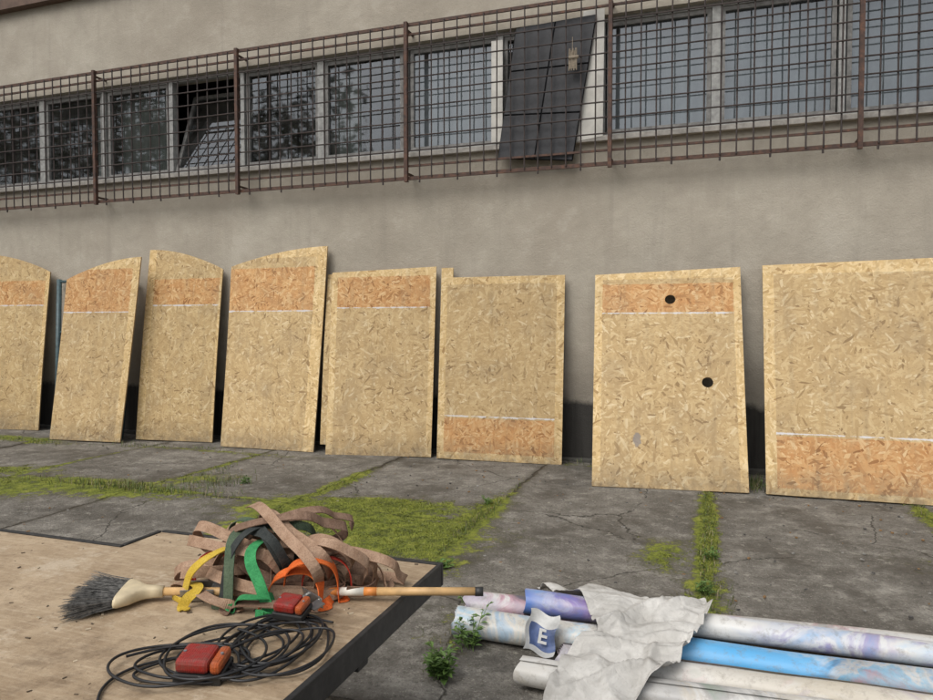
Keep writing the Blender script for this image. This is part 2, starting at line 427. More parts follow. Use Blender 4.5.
# dark folding board stuck behind the grille
bb=empty('folding_dark_board')
M_BLK=simple('black_fabric',(.022,.023,.027),.6,.3,30); M_BLK2=simple('black_seam',(.010,.010,.011),.8,.2,30,spec=.1)
TL=Vector((-2.19,8.10,5.10));TR=Vector((-1.24,8.10,5.13));BR=Vector((-1.50,8.055,3.49));BL=Vector((-2.40,8.055,3.58))
def bil(s,t,off=0):
    p=(BL*(1-s)+BR*s)*(1-t)+(TL*(1-s)+TR*s)*t; p.y+=off; return p
b=Builder()
def slab(s0,s1,t0,t1,o0,o1,mi):
    i=len(b.v)
    for o in (o0,o1):
        for s_,t_ in ((s0,t0),(s1,t0),(s1,t1),(s0,t1)): b.v.append(bil(s_,t_,o))
    for f in ((0,1,2,3),(7,6,5,4),(0,4,5,1),(1,5,6,2),(2,6,7,3),(3,7,4,0)):
        b.f.append(tuple(i+k for k in f)); b.mi.append(mi)
slab(0,1,0,1,0.0,.014,1)
for r in range(3):
    for cc in range(2):
        slab(cc*.5+.008,cc*.5+.492,r*.3333+.005,r*.3333+.328,-.010,-.001,0)
b.make('panels',[M_BLK,M_BLK2],bb,bevel=.006)
M_WHT=simple('white_board',(.60,.58,.53),.7,.15,6)
wb=Builder()
wb.v=[Vector(q) for q in ((-1.50,8.125,3.72),(-1.17,8.125,3.76),(-1.16,8.14,5.2),(-1.40,8.14,5.2),(-1.50,8.14,3.72),(-1.17,8.14,3.76),(-1.16,8.155,5.2),(-1.40,8.155,5.2))]
wb.f=[(0,1,2,3),(7,6,5,4),(0,4,5,1),(1,5,6,2),(2,6,7,3),(3,7,4,0)];wb.mi=[0]*6
wb.make('white_board',[M_WHT])
wb=Builder(); wb.box(-2.50,-2.36,8.13,8.15,3.8,5.0); wb.make('white_strip_board',[M_WHT])
bn=Builder()
for k in range(7): bn.rod((-1.52+k*.012,7.95+.01*math.sin(k*2),4.72-.02*(k%3)),(-1.53+k*.014,7.96,4.48+.02*(k%2)),.012,6,r1=.008)
bn.rod((-1.53,7.95,4.62),(-1.42,7.95,4.62),.02,8)
bn.rod((-1.49,7.955,4.85),(-1.49,7.95,4.70),.004,5)
bn.make('rag_bundle',[simple('rag',(.24,.20,.15),.9,.3,40)])

# ------------------------------------------------------------------ OSB panels
def panel(i,TLp,TRp,BLp,BRp,prof,mp,holes=(),zt=None):
    TLp=Vector(TLp);TRp=Vector(TRp);BLp=Vector(BLp);BRp=Vector(BRp)
    zt=zt or max(TLp.z,TRp.z)
    ss=[k/28 for k in range(29)]
    if prof=='notch': ss=sorted(ss+[.1,.1005])
    nr=14
    wid=((TRp-TLp).length+(BRp-BLp).length)/2
    def top(s):
        if prof=='rise': return TLp.z+(TRp.z-TLp.z)*math.sin(s*math.pi/2)**.9
        if prof=='fall': return TRp.z+(TLp.z-TRp.z)*math.cos(s*math.pi/2)**.9 if s<1 else TRp.z
        if prof=='notch': return TLp.z if s<=.1 else TRp.z
        return TLp.z+(TRp.z-TLp.z)*s
    nrm=((BRp-BLp).cross(TLp-BLp)).normalized()
    if nrm.y>0: nrm=-nrm
    verts=[];uvm=[];uvs=[]
    bow=random.uniform(-.02,.02)
    for side in (0,1):
        for s in ss:
            B=BLp*(1-s)+BRp*s; T=TLp*(1-s)+TRp*s; full=T.z; tz=top(s)
            for r in range(nr+1):
                z=B.z+(tz-B.z)*r/nr
                k=(z-B.z)/(full-B.z)
                p=B*(1-k)+T*k
                q=nrm*(bow*math.sin(math.pi*min(k,1)))
                if side==1: q=q-nrm*.02
                verts.append(p+q); uvm.append((s*wid,z)); uvs.append((s,z/zt))
    n1=len(ss)*(nr+1); f=[];mi=[]
    def id_(side,c,r): return side*n1+c*(nr+1)+r
    for c in range(len(ss)-1):
        for r in range(nr):
            f.append((id_(0,c,r),id_(0,c+1,r),id_(0,c+1,r+1),id_(0,c,r+1)));mi.append(0)
            f.append((id_(1,c,r),id_(1,c,r+1),id_(1,c+1,r+1),id_(1,c+1,r)));mi.append(0)
        f.append((id_(0,c,0),id_(1,c,0),id_(1,c+1,0),id_(0,c+1,0)));mi.append(1)
        f.append((id_(0,c,nr),id_(0,c+1,nr),id_(1,c+1,nr),id_(1,c,nr)));mi.append(1)
    L=len(ss)-1
    for r in range(nr):
        f.append((id_(0,0,r),id_(0,0,r+1),id_(1,0,r+1),id_(1,0,r)));mi.append(1)
        f.append((id_(0,L,r),id_(1,L,r),id_(1,L,r+1),id_(0,L,r+1)));mi.append(1)
    m=bpy.data.meshes.new('osb_panel'); m.from_pydata([tuple(v) for v in verts],[],f)
    for nm,src in (('m',uvm),('st',uvs)):
        ul=m.uv_layers.new(name=nm)
        for lp in m.loops: ul.data[lp.index].uv=src[lp.vertex_index]
    m.materials.append(mp); m.materials.append(M_EDGE); m.polygons.foreach_set('material_index',mi)
    m.update()
    o=bpy.data.objects.new('osb_panel',m); COL.objects.link(o)
    if holes:
        for (hs_,ht) in holes:
            B=BLp*(1-hs_)+BRp*hs_;T=TLp*(1-hs_)+TRp*hs_;c=B*(1-ht)+T*ht
            bm=bmesh.new(); bmesh.ops.create_cone(bm,cap_ends=True,segments=28,radius1=.056,radius2=.056,depth=.3)
            cm=bpy.data.meshes.new('cut');bm.to_mesh(cm);bm.free();cm.materials.append(M_EDGE)
            co=bpy.data.objects.new('cut',cm);COL.objects.link(co)
            co.rotation_euler=nrm.to_track_quat('Z','Y').to_euler(); co.location=c
            md=o.modifiers.new('b','BOOLEAN');md.operation='DIFFERENCE';md.object=co;md.solver='EXACT'
            bpy.context.view_layer.update()
            ev=o.evaluated_get(bpy.context.evaluated_depsgraph_get())
            nm_=bpy.data.meshes.new_from_object(ev); o.modifiers.clear(); o.data=nm_
            bpy.data.objects.remove(co)
    return o
panel(1,(-11.0,8.08,2.73),(-9.55,8.08,2.42),(-10.85,7.70,.01),(-9.61,7.87,.01),'fall',m_osb(1,.05,.05,.0,.0,.70,.84,.70))
panel(2,(-8.90,7.8,2.27),(-7.52,7.8,2.56),(-8.71,7.30,.01),(-7.57,7.42,.01),'rise',m_osb(2,.0,.09,.06,.0,.70,.97,.70,k=.97))
panel(3,(-7.64,8.1,2.69),(-6.38,8.1,2.38),(-7.56,7.69,.01),(-6.38,7.83,.01),'fall',m_osb(3,.10,.03,.0,.0,.705,.84,.70))
panel(4,(-6.24,8.1,2.41),(-4.73,8.1,2.64),(-6.07,7.61,.01),(-4.68,7.63,.01),'rise',m_osb(4,.0,.11,.05,.0,.68,.90,.68,k=1.04))
panel(5,(-4.66,8.1,2.29),(-3.20,8.1,2.33),(-4.46,7.55,.01),(-3.16,7.81,.01),'flat',m_osb(5,.06,.05,.045,.0,.785,.965,.785,k=.96))
panel(6,(-3.13,8.1,2.31),(-1.59,8.1,2.19),(-3.07,7.77,.01),(-1.57,7.85,.01),'notch',m_osb(6,.055,.06,.09,.04,.04,.215,.225,k=.93),zt=2.31)
panel(7,(-1.24,8.1,2.18),(.31,8.1,2.23),(-1.08,6.92,.01),(.38,7.12,.01),'flat',m_osb(7,.055,.05,.05,.0,.785,.925,.78,stain=(.30,.205),k=.97),holes=((.53,.855),(.765,.46)))
panel(8,(.53,8.1,2.24),(2.5,8.1,2.28),(.53,7.13,.01),(2.35,7.16,.01),'flat',m_osb(8,.055,.05,.06,.03,.03,.235,.245,k=.95))
panel(9,(-4.74,8.12,2.27),(-3.5,8.12,2.27),(-4.60,7.66,.11),(-3.4,7.85,.11),'flat',m_osb(9,.0,.0,.0,.0,.0,.0,-1))

b=Builder()
b.rod((-9.20,7.84,.0),(-9.39,8.10,2.30),.036,8);b.rod((-7.85,7.72,.0),(-7.95,8.12,2.25),.028,8);b.rod((-9.39,8.10,2.27),(-7.95,8.12,2.25),.022,8)
b.rod((-9.23,7.88,.45),(-7.88,7.80,.45),.018,8);b.rod((-9.33,8.02,1.5),(-7.93,7.98,1.5),.018,8)
b.make('metal_stand_frame',[simple('teal_paint',(.06,.10,.11),.5,.3,20)],smooth=True)

# ------------------------------------------------------------------ flatbed trailer
tr=empty('flatbed_trailer')
def m_ply():
    t=NT('worn_plywood'); p=t.pos()
    big=t.noise(p,2.2,5,.7,.6); med=t.noise(p,11,6,.75)
    gr_=t.noise(t.map(p,sc=(9,70,9)),1,4,.7); sp_=t.noise(p,75,3,.75)
    c=t.mix(t.range(big,.35,.65),(.31,.225,.14),(.47,.36,.24))
    c=t.mix(t.range(med,.46,.66,0,.55),c,(.21,.142,.083))
    c=t.mix(t.range(gr_,.48,.68,0,.5),c,(.55,.44,.31))
    c=t.mix(t.range(sp_,.60,.72,0,.6),c,(.13,.088,.053))
    d=t.noise(t.map(p,loc=(7,2,0)),3.0,6,.78)
    c=t.mix(t.range(d,.53,.64,0,.55),c,(.16,.112,.07))
    c=t.mix(t.range(d,.44,.36,0,.5),c,(.60,.51,.39))
    t.color(c); t.rough(t.range(med,.3,.7,.6,.85)); t.b.inputs['Specular IOR Level'].default_value=.3
    t.bump(t.math('ADD',sp_,med),.4,.004); return t.m
M_PLY=m_ply(); M_STEEL=simple('black_steel',(.022,.021,.020),.6,.5,30,bump=.002)
H=.75
b=Builder()
b.box(-4.2,-2.12,-1.2,2.075,H-.03,H); b.box(-2.12,-.905,-1.2,2.285,H-.03,H)
b.make('plywood_deck',[M_PLY],tr)
b=Builder()
R_=.018
b.box(-4.2,-2.125,2.077,2.077+R_,H-.07,H+.006); b.box(-2.14,-2.12,2.0955,2.287,H-.07,H+.006)
b.box(-2.12,-.885,2.287,2.287+R_,H-.075,H+.006); b.box(-.903,-.885,-1.2,2.286,H-.075,H+.004)
for y in (-.9,0,.9,1.7): b.box(-4.2,-.905,y,y+.06,H-.11,H-.032)
b.box(-1.45,-1.37,-1.2,2.2,H-.23,H-.112); b.box(-3.6,-3.52,-1.2,2.0,H-.23,H-.112)
b.make('steel_rim_and_chassis',[M_STEEL],tr,bevel=.003)
b=Builder(); b.box(-1.05,-.62,1.72,1.78,.33,.38,0,None); b.box(-1.38,-1.05,1.72,1.78,.33,.38); b.box(-1.44,-1.38,1.70,1.80,.30,H-.23)
b.make('bumper_bar',[simple('galvanised',(.18,.19,.20),.45,.3,25,metal=.6)],tr,bevel=.004)
M_TYRE=simple('tyre',(.02,.02,.02),.85,.3,20); M_HUB=simple('hub',(.3,.3,.3),.5,.2,20,metal=.5)
b=Builder()
for x in (-1.35,-3.75):
    for y in (-.2,):
        b.rod((x-.09,y,.28),(x+.09,y,.28),.28,28,0); b.rod((x+.091,y,.28),(x+.10,y,.28),.16,20,1); b.rod((x+.10,y,.28),(x+.13,y,.28),.04,12,1)
b.box(-3.7,-1.4,-.23,-.17,.25,.31,0)
b.box(-3.63,-3.57,1.7,1.76,0,H-.23,0); b.box(-1.9,-1.84,1.9,1.96,0,H-.11,0)
b.make('wheels_and_legs',[M_TYRE,M_HUB],tr,bevel=.01)
b=Builder();rnd=random.Random(5)
for k in range(260):
    x=rnd.uniform(-3,-.93);y=rnd.uniform(.9,2.27)
    if x<-2.12 and y>2.05: continue
    s=rnd.uniform(.0012,.005)
    Mx=Matrix.Translation((x,y,H+s*.4))@Matrix.Rotation(rnd.uniform(0,6),4,'Z')@Matrix.Rotation(rnd.uniform(-.5,.5),4,'X')
    b.box(-s*1.6,s*1.6,-s*.7,s*.7,-s*.3,s*.3,rnd.randrange(2),Mx)
b.make('deck_crumbs',[simple('crumb_dark',(.10,.075,.05),.9),simple('crumb_pale',(.45,.37,.26),.9)],tr)

# ------------------------------------------------------------------ ribbons
def catmull(pts,n=8):
    o=[]
    for i in range(len(pts)-1):
        p0=pts[max(i-1,0)];p1=pts[i];p2=pts[i+1];p3=pts[min(i+2,len(pts)-1)]
        for k in range(n):
            t=k/n
            o.append(.5*((2*p1)+(p2-p0)*t+(2*p0-5*p1+4*p2-p3)*t*t+(3*p1-p0-3*p2+p3)*t**3))
    o.append(pts[-1]); return o
def ribbon(B,path,wd,width,th,mi):
    base=len(B.v);n=len(path)
    for i,p in enumerate(path):
        tg=(path[min(i+1,n-1)]-path[max(i-1,0)]).normalized()
        w_=wd[i]-tg*wd[i].dot(tg); w_=w_.normalized() if w_.length>1e-4 else tg.orthogonal().normalized()
        nn=tg.cross(w_).normalized()
        for a,c in ((-1,-1),(1,-1),(1,1),(-1,1)):
            q=p+w_*a*width/2+nn*c*th/2
            if q.z<H+.002: q.z=H+.002+(.001 if c>0 else 0)
            B.v.append(q)
    for i in range(n-1):
        a=base+i*4
        for k in range(4):
            B.f.append((a+k,a+(k+1)%4,a+4+(k+1)%4,a+4+k));B.mi.append(mi)
    B.f.append((base+3,base+2,base+1,base));B.mi.append(mi)
    e=base+(n-1)*4;B.f.append((e,e+1,e+2,e+3));B.mi.append(mi)
def m_strap(name,c,c2):
    t=NT(name); p=t.pos()
    wv=t.noise(p,260,2,.6); n=t.noise(p,22,4,.75)
    col=t.mix(t.range(n,.3,.7),c,c2); col=t.mix(t.range(wv,.45,.65,0,.4),col,tuple(x*.45 for x in c))
    t.color(col); t.rough(.85); t.b.inputs['Specular IOR Level'].default_value=.2; t.bump(wv,.4,.0015); return t.m
MS=[m_strap('strap_brown',(.27,.165,.105),(.46,.315,.22)),m_strap('strap_brown_dark',(.15,.09,.06),(.29,.19,.135)),
    m_strap('strap_yellow',(.50,.33,.03),(.62,.45,.08)),m_strap('strap_green',(.03,.20,.07),(.07,.36,.13)),
    m_strap('strap_orange',(.66,.11,.02),(.80,.20,.05)),m_strap('strap_charcoal',(.025,.03,.03),(.06,.065,.06)),
    m_strap('strap_red',(.42,.03,.02),(.55,.07,.04)),m_strap('strap_olive',(.06,.09,.055),(.13,.17,.11))]
sb=Builder()
CX,CY=-1.31,1.91
def rings(cx,cy,cz,R,ex,turns,mi,width=.034,t0=20,t1=75,seed=0,spread=.05,az=None):
    rnd=random.Random(seed);axes=[]
    nt=int(turns)+2
    a0=rnd.uniform(0,6.28) if az is None else az
    for k in range(nt):
        a0+=rnd.uniform(-.5,.6); tl=rad(rnd.uniform(t0,t1))
        axes.append((Vector((math.cos(a0)*math.sin(tl),math.sin(a0)*math.sin(tl),math.cos(tl))),
          Vector((cx+rnd.gauss(0,spread),cy+rnd.gauss(0,spread*.6),H+cz+rnd.uniform(-.01,.015))),R*rnd.uniform(.75,1.2),ex*rnd.uniform(.85,1.2)))
    pts=[];wd=[];n=int(turns*22);ph=rnd.uniform(0,6.28)
    for k in range(n+1):
        q=k/22;i=min(int(q),nt-2);f=q-i;f=f*f*(3-2*f)
        A0,A1=axes[i],axes[i+1]
        nrm=(A0[0]*(1-f)+A1[0]*f).normalized();c=A0[1].lerp(A1[1],f);r=A0[2]*(1-f)+A1[2]*f;e=A0[3]*(1-f)+A1[3]*f
        a=ph+2*math.pi*q
        u=Vector((1,0,0));u=(u-nrm*u.dot(nrm));u=u.normalized() if u.length>.05 else nrm.orthogonal().normalized();v=nrm.cross(u)
        wob=1+.10*math.sin(3*a+seed)+.06*math.sin(5*a+seed*2)
        p=c+(u*math.cos(a)*e+v*math.sin(a))*r*wob
        low=H+abs(nrm.z)*width*.5+.008; dz=p.z-low
        if dz<.05: p.z=low+.012*math.exp((dz-.05)/.03)+max(0,dz)*.75
        pts.append(p)
        tw=.35*math.sin(1.7*a+seed)
        wd.append((nrm+v*tw).normalized())
    path=catmull(pts,3);w2=[]
    for i in range(len(path)):
        k=min(i//3,len(wd)-2);f=(i-k*3)/3;w2.append((wd[k]*(1-f)+wd[k+1]*f))
    ribbon(sb,path,w2,width,.0028,mi)
rings(CX-.02,CY,.03,.17,1.45,4,0,.034,3,22,seed=1,spread=.03)
rings(CX+.04,CY+.05,.05,.15,1.35,3,1,.034,8,30,seed=2,spread=.04)
rings(CX-.08,CY+.03,.09,.13,1.3,3,0,.034,25,60,seed=3,spread=.05,az=1.2)
rings(CX+.10,CY+.06,.09,.12,1.35,3,0,.034,25,60,seed=4,spread=.04,az=1.7)
rings(CX+.23,CY+.10,.06,.085,1.5,2.4,0,.034,30,65,seed=5,spread=.02,az=1.4)
rings(CX-.02,CY+.06,.13,.12,1.6,2,1,.034,35,65,seed=6,spread=.05,az=1.5)
rings(CX-.20,CY-.04,.05,.085,1.3,2,0,.034,15,55,seed=8,spread=.03)
rings(CX+.04,CY+.02,.13,.12,1.5,1.5,0,.034,55,75,seed=21,spread=.03,az=1.3)
rings(CX-.05,CY+.02,.13,.10,1.2,1.4,7,.034,50,80,seed=9,spread=.02,az=2.0)
rings(CX+.0,CY-.03,.12,.085,1.1,1.4,5,.030,50,80,seed=10,spread=.02,az=1.0)
def hump(p0,p1,h,mi,width=.034,bulge=0,z0=.006,tail=.05,seed=0):
    rnd=random.Random(seed+mi*7)
    p0=Vector((p0[0],p0[1],H+z0));p1=Vector((p1[0],p1[1],H+z0))
    d=(p1-p0);dn=d.normalized();pe=Vector((-d.y,d.x,0)).normalized()
    pts=[p0+pe*rnd.uniform(-1,1)*tail-dn*tail*.3,p0+pe*rnd.uniform(-.2,.2)*tail-dn*tail*.3]
    for k in range(9):
        t=k/8
        pts.append(p0+d*(t-.12*math.sin(2*math.pi*t))+Vector((0,0,h*math.sin(math.pi*t)**.7))+pe*(bulge*math.sin(math.pi*t)+.012*math.sin(t*9+seed)))
    pts+=[p1+pe*rnd.uniform(-.2,.2)*tail+dn*tail*.3,p1+pe*rnd.uniform(-1,1)*tail+dn*tail*.4]
    path=catmull(pts,6); n=len(path);a0=rnd.uniform(-.4,.4);a1=rnd.uniform(-.5,.5)
    ribbon(sb,path,[(pe+Vector((0,0,a0+(a1-a0)*i/n))).normalized() for i in range(n)],width,.003,mi)
hump((CX-.20,CY-.19),(CX-.12,CY+.03),.15,2,.030,bulge=-.05,seed=1)
hump((CX-.21,CY-.15),(CX-.16,CY-.23),.05,2,.030,bulge=.02,seed=2)
hump((CX-.04,CY-.19),(CX-.05,CY+.08),.19,7,.032,bulge=.04,seed=3)
hump((CX-.09,CY-.17),(CX+.01,CY+.10),.21,5,.028,bulge=-.03,seed=4)
hump((CX+.09,CY-.19),(CX+.01,CY+.06),.17,3,.034,bulge=.06,seed=5)
hump((CX-.01,CY-.20),(CX+.09,CY-.14),.05,3,.034,bulge=-.03,seed=6)
hump((CX+.09,CY-.10),(CX+.24,CY-.02),.14,4,.044,bulge=-.03,seed=7)
hump((CX+.06,CY-.14),(CX+.22,CY-.09),.10,4,.042,bulge=.03,seed=8)
hump((CX+.12,CY-.05),(CX+.25,CY+.04),.12,6,.03,bulge=-.02,seed=9)
hump((CX-.29,CY-.04),(CX-.20,CY+.04),.08,6,.03,seed=10)
hump((CX-.30,CY-.10),(CX-.02,CY-.20),.035,0,.036,bulge=-.03,seed=11)
hump((CX-.02,CY-.21),(CX+.20,CY-.12),.03,1,.036,bulge=-.02,seed=12)
hump((CX-.17,CY-.13),(CX+.05,CY-.10),.15,0,.034,bulge=.05,seed=13)
hump((CX+.17,CY-.02),(CX+.34,CY+.10),.09,0,.036,bulge=.04,seed=14)
hump((CX-.12,CY-.05),(CX+.20,CY+.12),.20,0,.036,bulge=.05,seed=15)
sp_o=sb.make('tie_down_strap_pile',MS,smooth=False)
b=Builder()
for (x,y,a) in ((CX-.17,CY-.16,.4),(CX+.19,CY-.13,-.5)):
    Mx=Matrix.Translation((x,y,H+.03))@Matrix.Rotation(a,4,'Z')@Matrix.Rotation(.3,4,'X')
    b.box(-.05,.05,-.025,-.021,-.018,.02,0,Mx);b.box(-.05,.05,.021,.025,-.018,.02,0,Mx)
    b.rod(Mx@Vector((-.03,-.03,0)),Mx@Vector((-.03,.03,0)),.009,10);b.rod(Mx@Vector((.04,-.03,.005)),Mx@Vector((.04,.03,.005)),.006,8)
    b.box(.045,.085,-.018,.018,.01,.014,0,Mx)
b.make('ratchet_buckles',[simple('zinc',(.35,.35,.34),.4,.3,30,metal=.9)],sp_o)

# ------------------------------------------------------------------ broom
br=empty('broom')
M_WOOD=simple('pale_wood',(.54,.34,.15),.5,.25,18); M_CREAM=simple('cream_plastic',(.60,.50,.33),.5,.15,20)
A=Vector((-1.61,1.70,H+.030));E=Vector((-.645,2.02,H+.035))
d=(E-A).normalized()
b=Builder()
b.rod(A,A+d*.53,.0125,14,0);b.rod(A+d*.53,A+d*.57,.0127,14,1);b.rod(A+d*.57,A+d*.65,.0129,14,2);b.rod(A+d*.65,A+d*.69,.0127,14,1);b.rod(A+d*.69,E-d*.025,.0125,14,0)
b.rod(E-d*.025,E,.014,14,3)
b.make('handle',[M_WOOD,simple('orange_band',(.6,.22,.05),.5),simple('label_white',(.6,.57,.5),.5),simple('black_cap',(.03,.03,.03),.5)],br,smooth=True)
dh=Vector((.88,.47,0)).normalized();pe=Vector((-dh.y,dh.x,0))
b=Builder()
def loft(secs,mi,B):
    base=len(B.v);n=16
    for (c,wd_,ht) in secs:
        for i in range(n):
            a=2*math.pi*i/n
            ca,sa=math.cos(a),math.sin(a)
            ex=.55
            B.v.append(c+pe*wd_*math.copysign(abs(ca)**ex,ca)+Vector((0,0,1))*ht*math.copysign(abs(sa)**ex,sa))
    for s in range(len(secs)-1):
        for i in range(n):
            j=(i+1)%n; B.f.append((base+s*n+i,base+s*n+j,base+(s+1)*n+j,base+(s+1)*n+i));B.mi.append(mi)
    B.f.append(tuple(base+i for i in range(n))[::-1]);B.mi.append(mi)
    e=base+(len(secs)-1)*n;B.f.append(tuple(e+i for i in range(n)));B.mi.append(mi)
loft([(A+d*.03,.016,.016),(A,.018,.018),(A-dh*.022,.022,.019),(A-dh*.040,.040,.020),(A-dh*.058,.070,.021),(A-dh*.085,.092,.021),(A-dh*.092,.092,.019)],0,b)
b.make('head',[M_CREAM],br,smooth=True)
b=Builder()
for k in range(1500):
    s=random.uniform(-1,1);hh=random.uniform(-.014,.014)
    p0=A-dh*.090+pe*s*.086+Vector((0,0,hh))
    L=random.uniform(.09,.135)
    p1=p0-dh*L+pe*(s*.05+random.gauss(0,.013))+Vector((0,0,hh*.8+random.gauss(0,.006)))
    p1.z=max(p1.z,H+.003)
    mid=(p0+p1)/2+pe*s*-.008
    w_=.0010
    for q0,q1,w0,w1 in ((p0,mid,w_,w_),(mid,p1,w_,w_*.4)):
        b.quad(q0-pe*w0,q0+pe*w0,q1+pe*w1,q1-pe*w1)
        b.quad(q0-Vector((0,0,w0)),q0+Vector((0,0,w0)),q1+Vector((0,0,w1)),q1-Vector((0,0,w1)))
b.make('bristles',[simple('bristle_grey',(.16,.155,.145),.6,.7,60)],br)

# ------------------------------------------------------------------ cable + lamps
def curve(name,pts,r,mat,parent=None):
    c=bpy.data.curves.new(name,'CURVE');c.dimensions='3D';c.bevel_depth=r;c.bevel_resolution=2;c.resolution_u=7
    sp=c.splines.new('NURBS');sp.points.add(len(pts)-1)
    for i,p in enumerate(pts): sp.points[i].co=(*p,1)
    sp.order_u=4;sp.use_endpoint_u=True
    o=bpy.data.objects.new(name,c);link(o,parent);c.materials.append(mat);return o
M_CAB=simple('black_rubber',(.013,.013,.014),.45,.3,30)
cab=empty('black_cable')
def coil(cx,cy,rx,ry,rot,turns,seed,z0=.006,dr=0):
    rnd=random.Random(seed);pts=[];n=int(turns*10);ph=rnd.uniform(0,6)
    for k in range(n+1):
        a=ph+2*math.pi*turns*k/n; s=1+rnd.uniform(-.12,.12)+.16*math.sin(k*.23+seed)
        x=math.cos(a)*rx*s;y=math.sin(a)*ry*s
        pts.append(Vector((cx+x*math.cos(rot)-y*math.sin(rot)+.03*math.sin(k*.11+seed)+dr*k/n,cy+x*math.sin(rot)+y*math.cos(rot)+.02*math.sin(k*.17),H+z0+.016*k/n+rnd.uniform(0,.006))))
    return pts
p1=coil(-1.07,1.55,.115,.17,.3,6,1); p2=coil(-1.09,1.52,.09,.14,-.2,3,5,.010); p3=coil(-1.17,1.38,.16,.10,.35,3,9,dr=-.05)
p4=coil(-1.12,1.46,.15,.15,.5,3,4,.008,dr=-.06)
curve('loops_1',p1+p3,.0036,M_CAB,cab); curve('loops_2',p2,.0036,M_CAB,cab); curve('loops_3',p4,.0036,M_CAB,cab)
curve('lead_end',[Vector(q) for q in ((-1.22,1.45,H+.006),(-1.33,1.38,H+.006),(-1.36,1.27,H+.006),(-1.28,1.17,H+.006),(-1.17,1.10,H+.006),(-1.05,1.05,H+.006),(-1.0,.9,H+.006))],.0036,M_CAB,cab)
def m_lens(name,c):
    t=NT(name); n=t.noise(t.pos(),40,5,.7)
    t.color(t.mix(t.range(n,.45,.75,.1,.75),c,(.13,.09,.07))); t.rough(t.range(n,.3,.7,.18,.5))
    t.b.inputs['Transmission Weight'].default_value=.15
    wv=t.new('ShaderNodeTexWave');wv.inputs['Scale'].default_value=60;t.l.new(t.obj(),wv.inputs[0]);t.bump(wv.outputs[1],.3,.002); return t.m
M_RL=m_lens('lens_red',(.34,.018,.012));M_OL=m_lens('lens_amber',(.50,.10,.02));M_BB=simple('lamp_base_black',(.02,.02,.02),.5)
for (x,y,z,rz,tx,sc) in ((-1.145,1.365,.030,.30,.12,1.),(-1.115,1.70,.045,.1,.20,.80)):
    e=empty('trailer_tail_light')
    b=Builder();b.box(-.058,.058,-.045,.045,-.024,.0);b.make('base',[M_BB],e,bevel=.004)
    b=Builder();b.box(-.055,.026,-.041,.041,.0005,.034);b.make('red_lens',[M_RL],e,bevel=.010)
    b=Builder();b.box(.0275,.055,-.041,.041,.0005,.032);b.make('amber_lens',[M_OL],e,bevel=.010)
    b=Builder()
    for sx,sy in ((-.045,0),(.045,0)): b.rod((sx,sy,.03),(sx,sy,.0355),.004,10)
    b.make('screws',[simple('screw_zinc',(.5,.5,.5),.3,.1,30,metal=.9)],e)
    e.location=(x,y,H+z);e.rotation_euler=(tx,.05,rz);e.scale=(sc,)*3

# ------------------------------------------------------------------ banner rolls
W_=(.64,.63,.60);G_=(.36,.355,.345);BL_=(.08,.17,.45);LB=(.14,.40,.68);PU=(.24,.17,.38);CRM=(.52,.47,.38);DK=(.08,.08,.10);PK=(.48,.28,.32);GN=(.20,.27,.20)
def m_banner(i,stops,seed,art,amt=.85):
    t=NT('printed_vinyl'); p=t.pos(); x,y,z=t.sep(p)
    n=t.noise(t.map(p,loc=(seed,seed*2,0),sc=(1,2.2,2.2)),3.0,4,.6,.8)
    f=t.math('ADD',x,t.math('MULTIPLY',t.math('SUBTRACT',n,.5),.9))
    c=t.ramp(t.range(f,-1.3,1.3),stops)
    q=t.noise(t.map(p,loc=(seed*1.7,3,seed)),3.4,5,.62,1.2)
    q2=t.noise(t.map(p,loc=(seed*.7,9,seed)),1.7,3,.6,.6)
    ac=t.ramp(q,[(.30,art[0]),(.42,art[1]),(.49,W_),(.55,art[2]),(.66,art[3])])
    c=t.mix(t.range(q2,.46,.54,.0,amt),c,ac)
    dirt=t.noise(p,20,5,.78); c=t.mix(t.range(dirt,.52,.72,0,.6),c,(.22,.19,.15))
    t.color(c);t.rough(.42);t.bump(t.noise(t.map(p,sc=(3,11,11)),1,3),.4,.014);return t.m
def roll(x0,y0,x1,y1,z0,z1,r,mat,seed,turns=4.5):
    rnd=random.Random(seed);n=int(turns*26);nx_=34;B=Builder()
    A_=Vector((x0,y0,z0));E_=Vector((x1,y1,z1));d_=(E_-A_);L=d_.length;d_.normalize();sd_=Vector((0,0,1)).cross(d_).normalized();up=d_.cross(sd_)
    tel=rnd.uniform(-.05,.06)
    for k in range(n+1):
        q=k/n;a=2*math.pi*turns*q+seed;rr=r*(.42+.58*q)
        for j in range(nx_+1):
            u=j/nx_; ex=(tel*(1-q)+.012*math.sin(a*2+seed)) if j==0 else 0
            fl=1+.11*noise.noise((u*7+seed,math.cos(a)*.8,math.sin(a)*.8))
            vert=.88+.07*math.sin(u*5+seed)
            p=A_+d_*(L*u+ex)+sd_*math.cos(a)*rr*fl*1.06+up*math.sin(a)*rr*vert*fl
            p.z+=.014*noise.noise((u*3,seed,1)); p.y+=.018*noise.noise((u*2.5,seed,7)); B.v.append(p)
    for k in range(n):
        for j in range(nx_):
            a_=k*(nx_+1)+j;B.f.append((a_,a_+1,a_+nx_+2,a_+nx_+1));B.mi.append(0)
    return B.make('rolled_banner',[mat],None,smooth=True)
roll(-1.22,3.60,1.9,3.86,.078,.078,.073,m_banner(0,[(0,(.40,.36,.42)),(.2,(.33,.30,.36)),(.5,G_),(1,W_)],1,(PU,G_,PK,DK)),1)
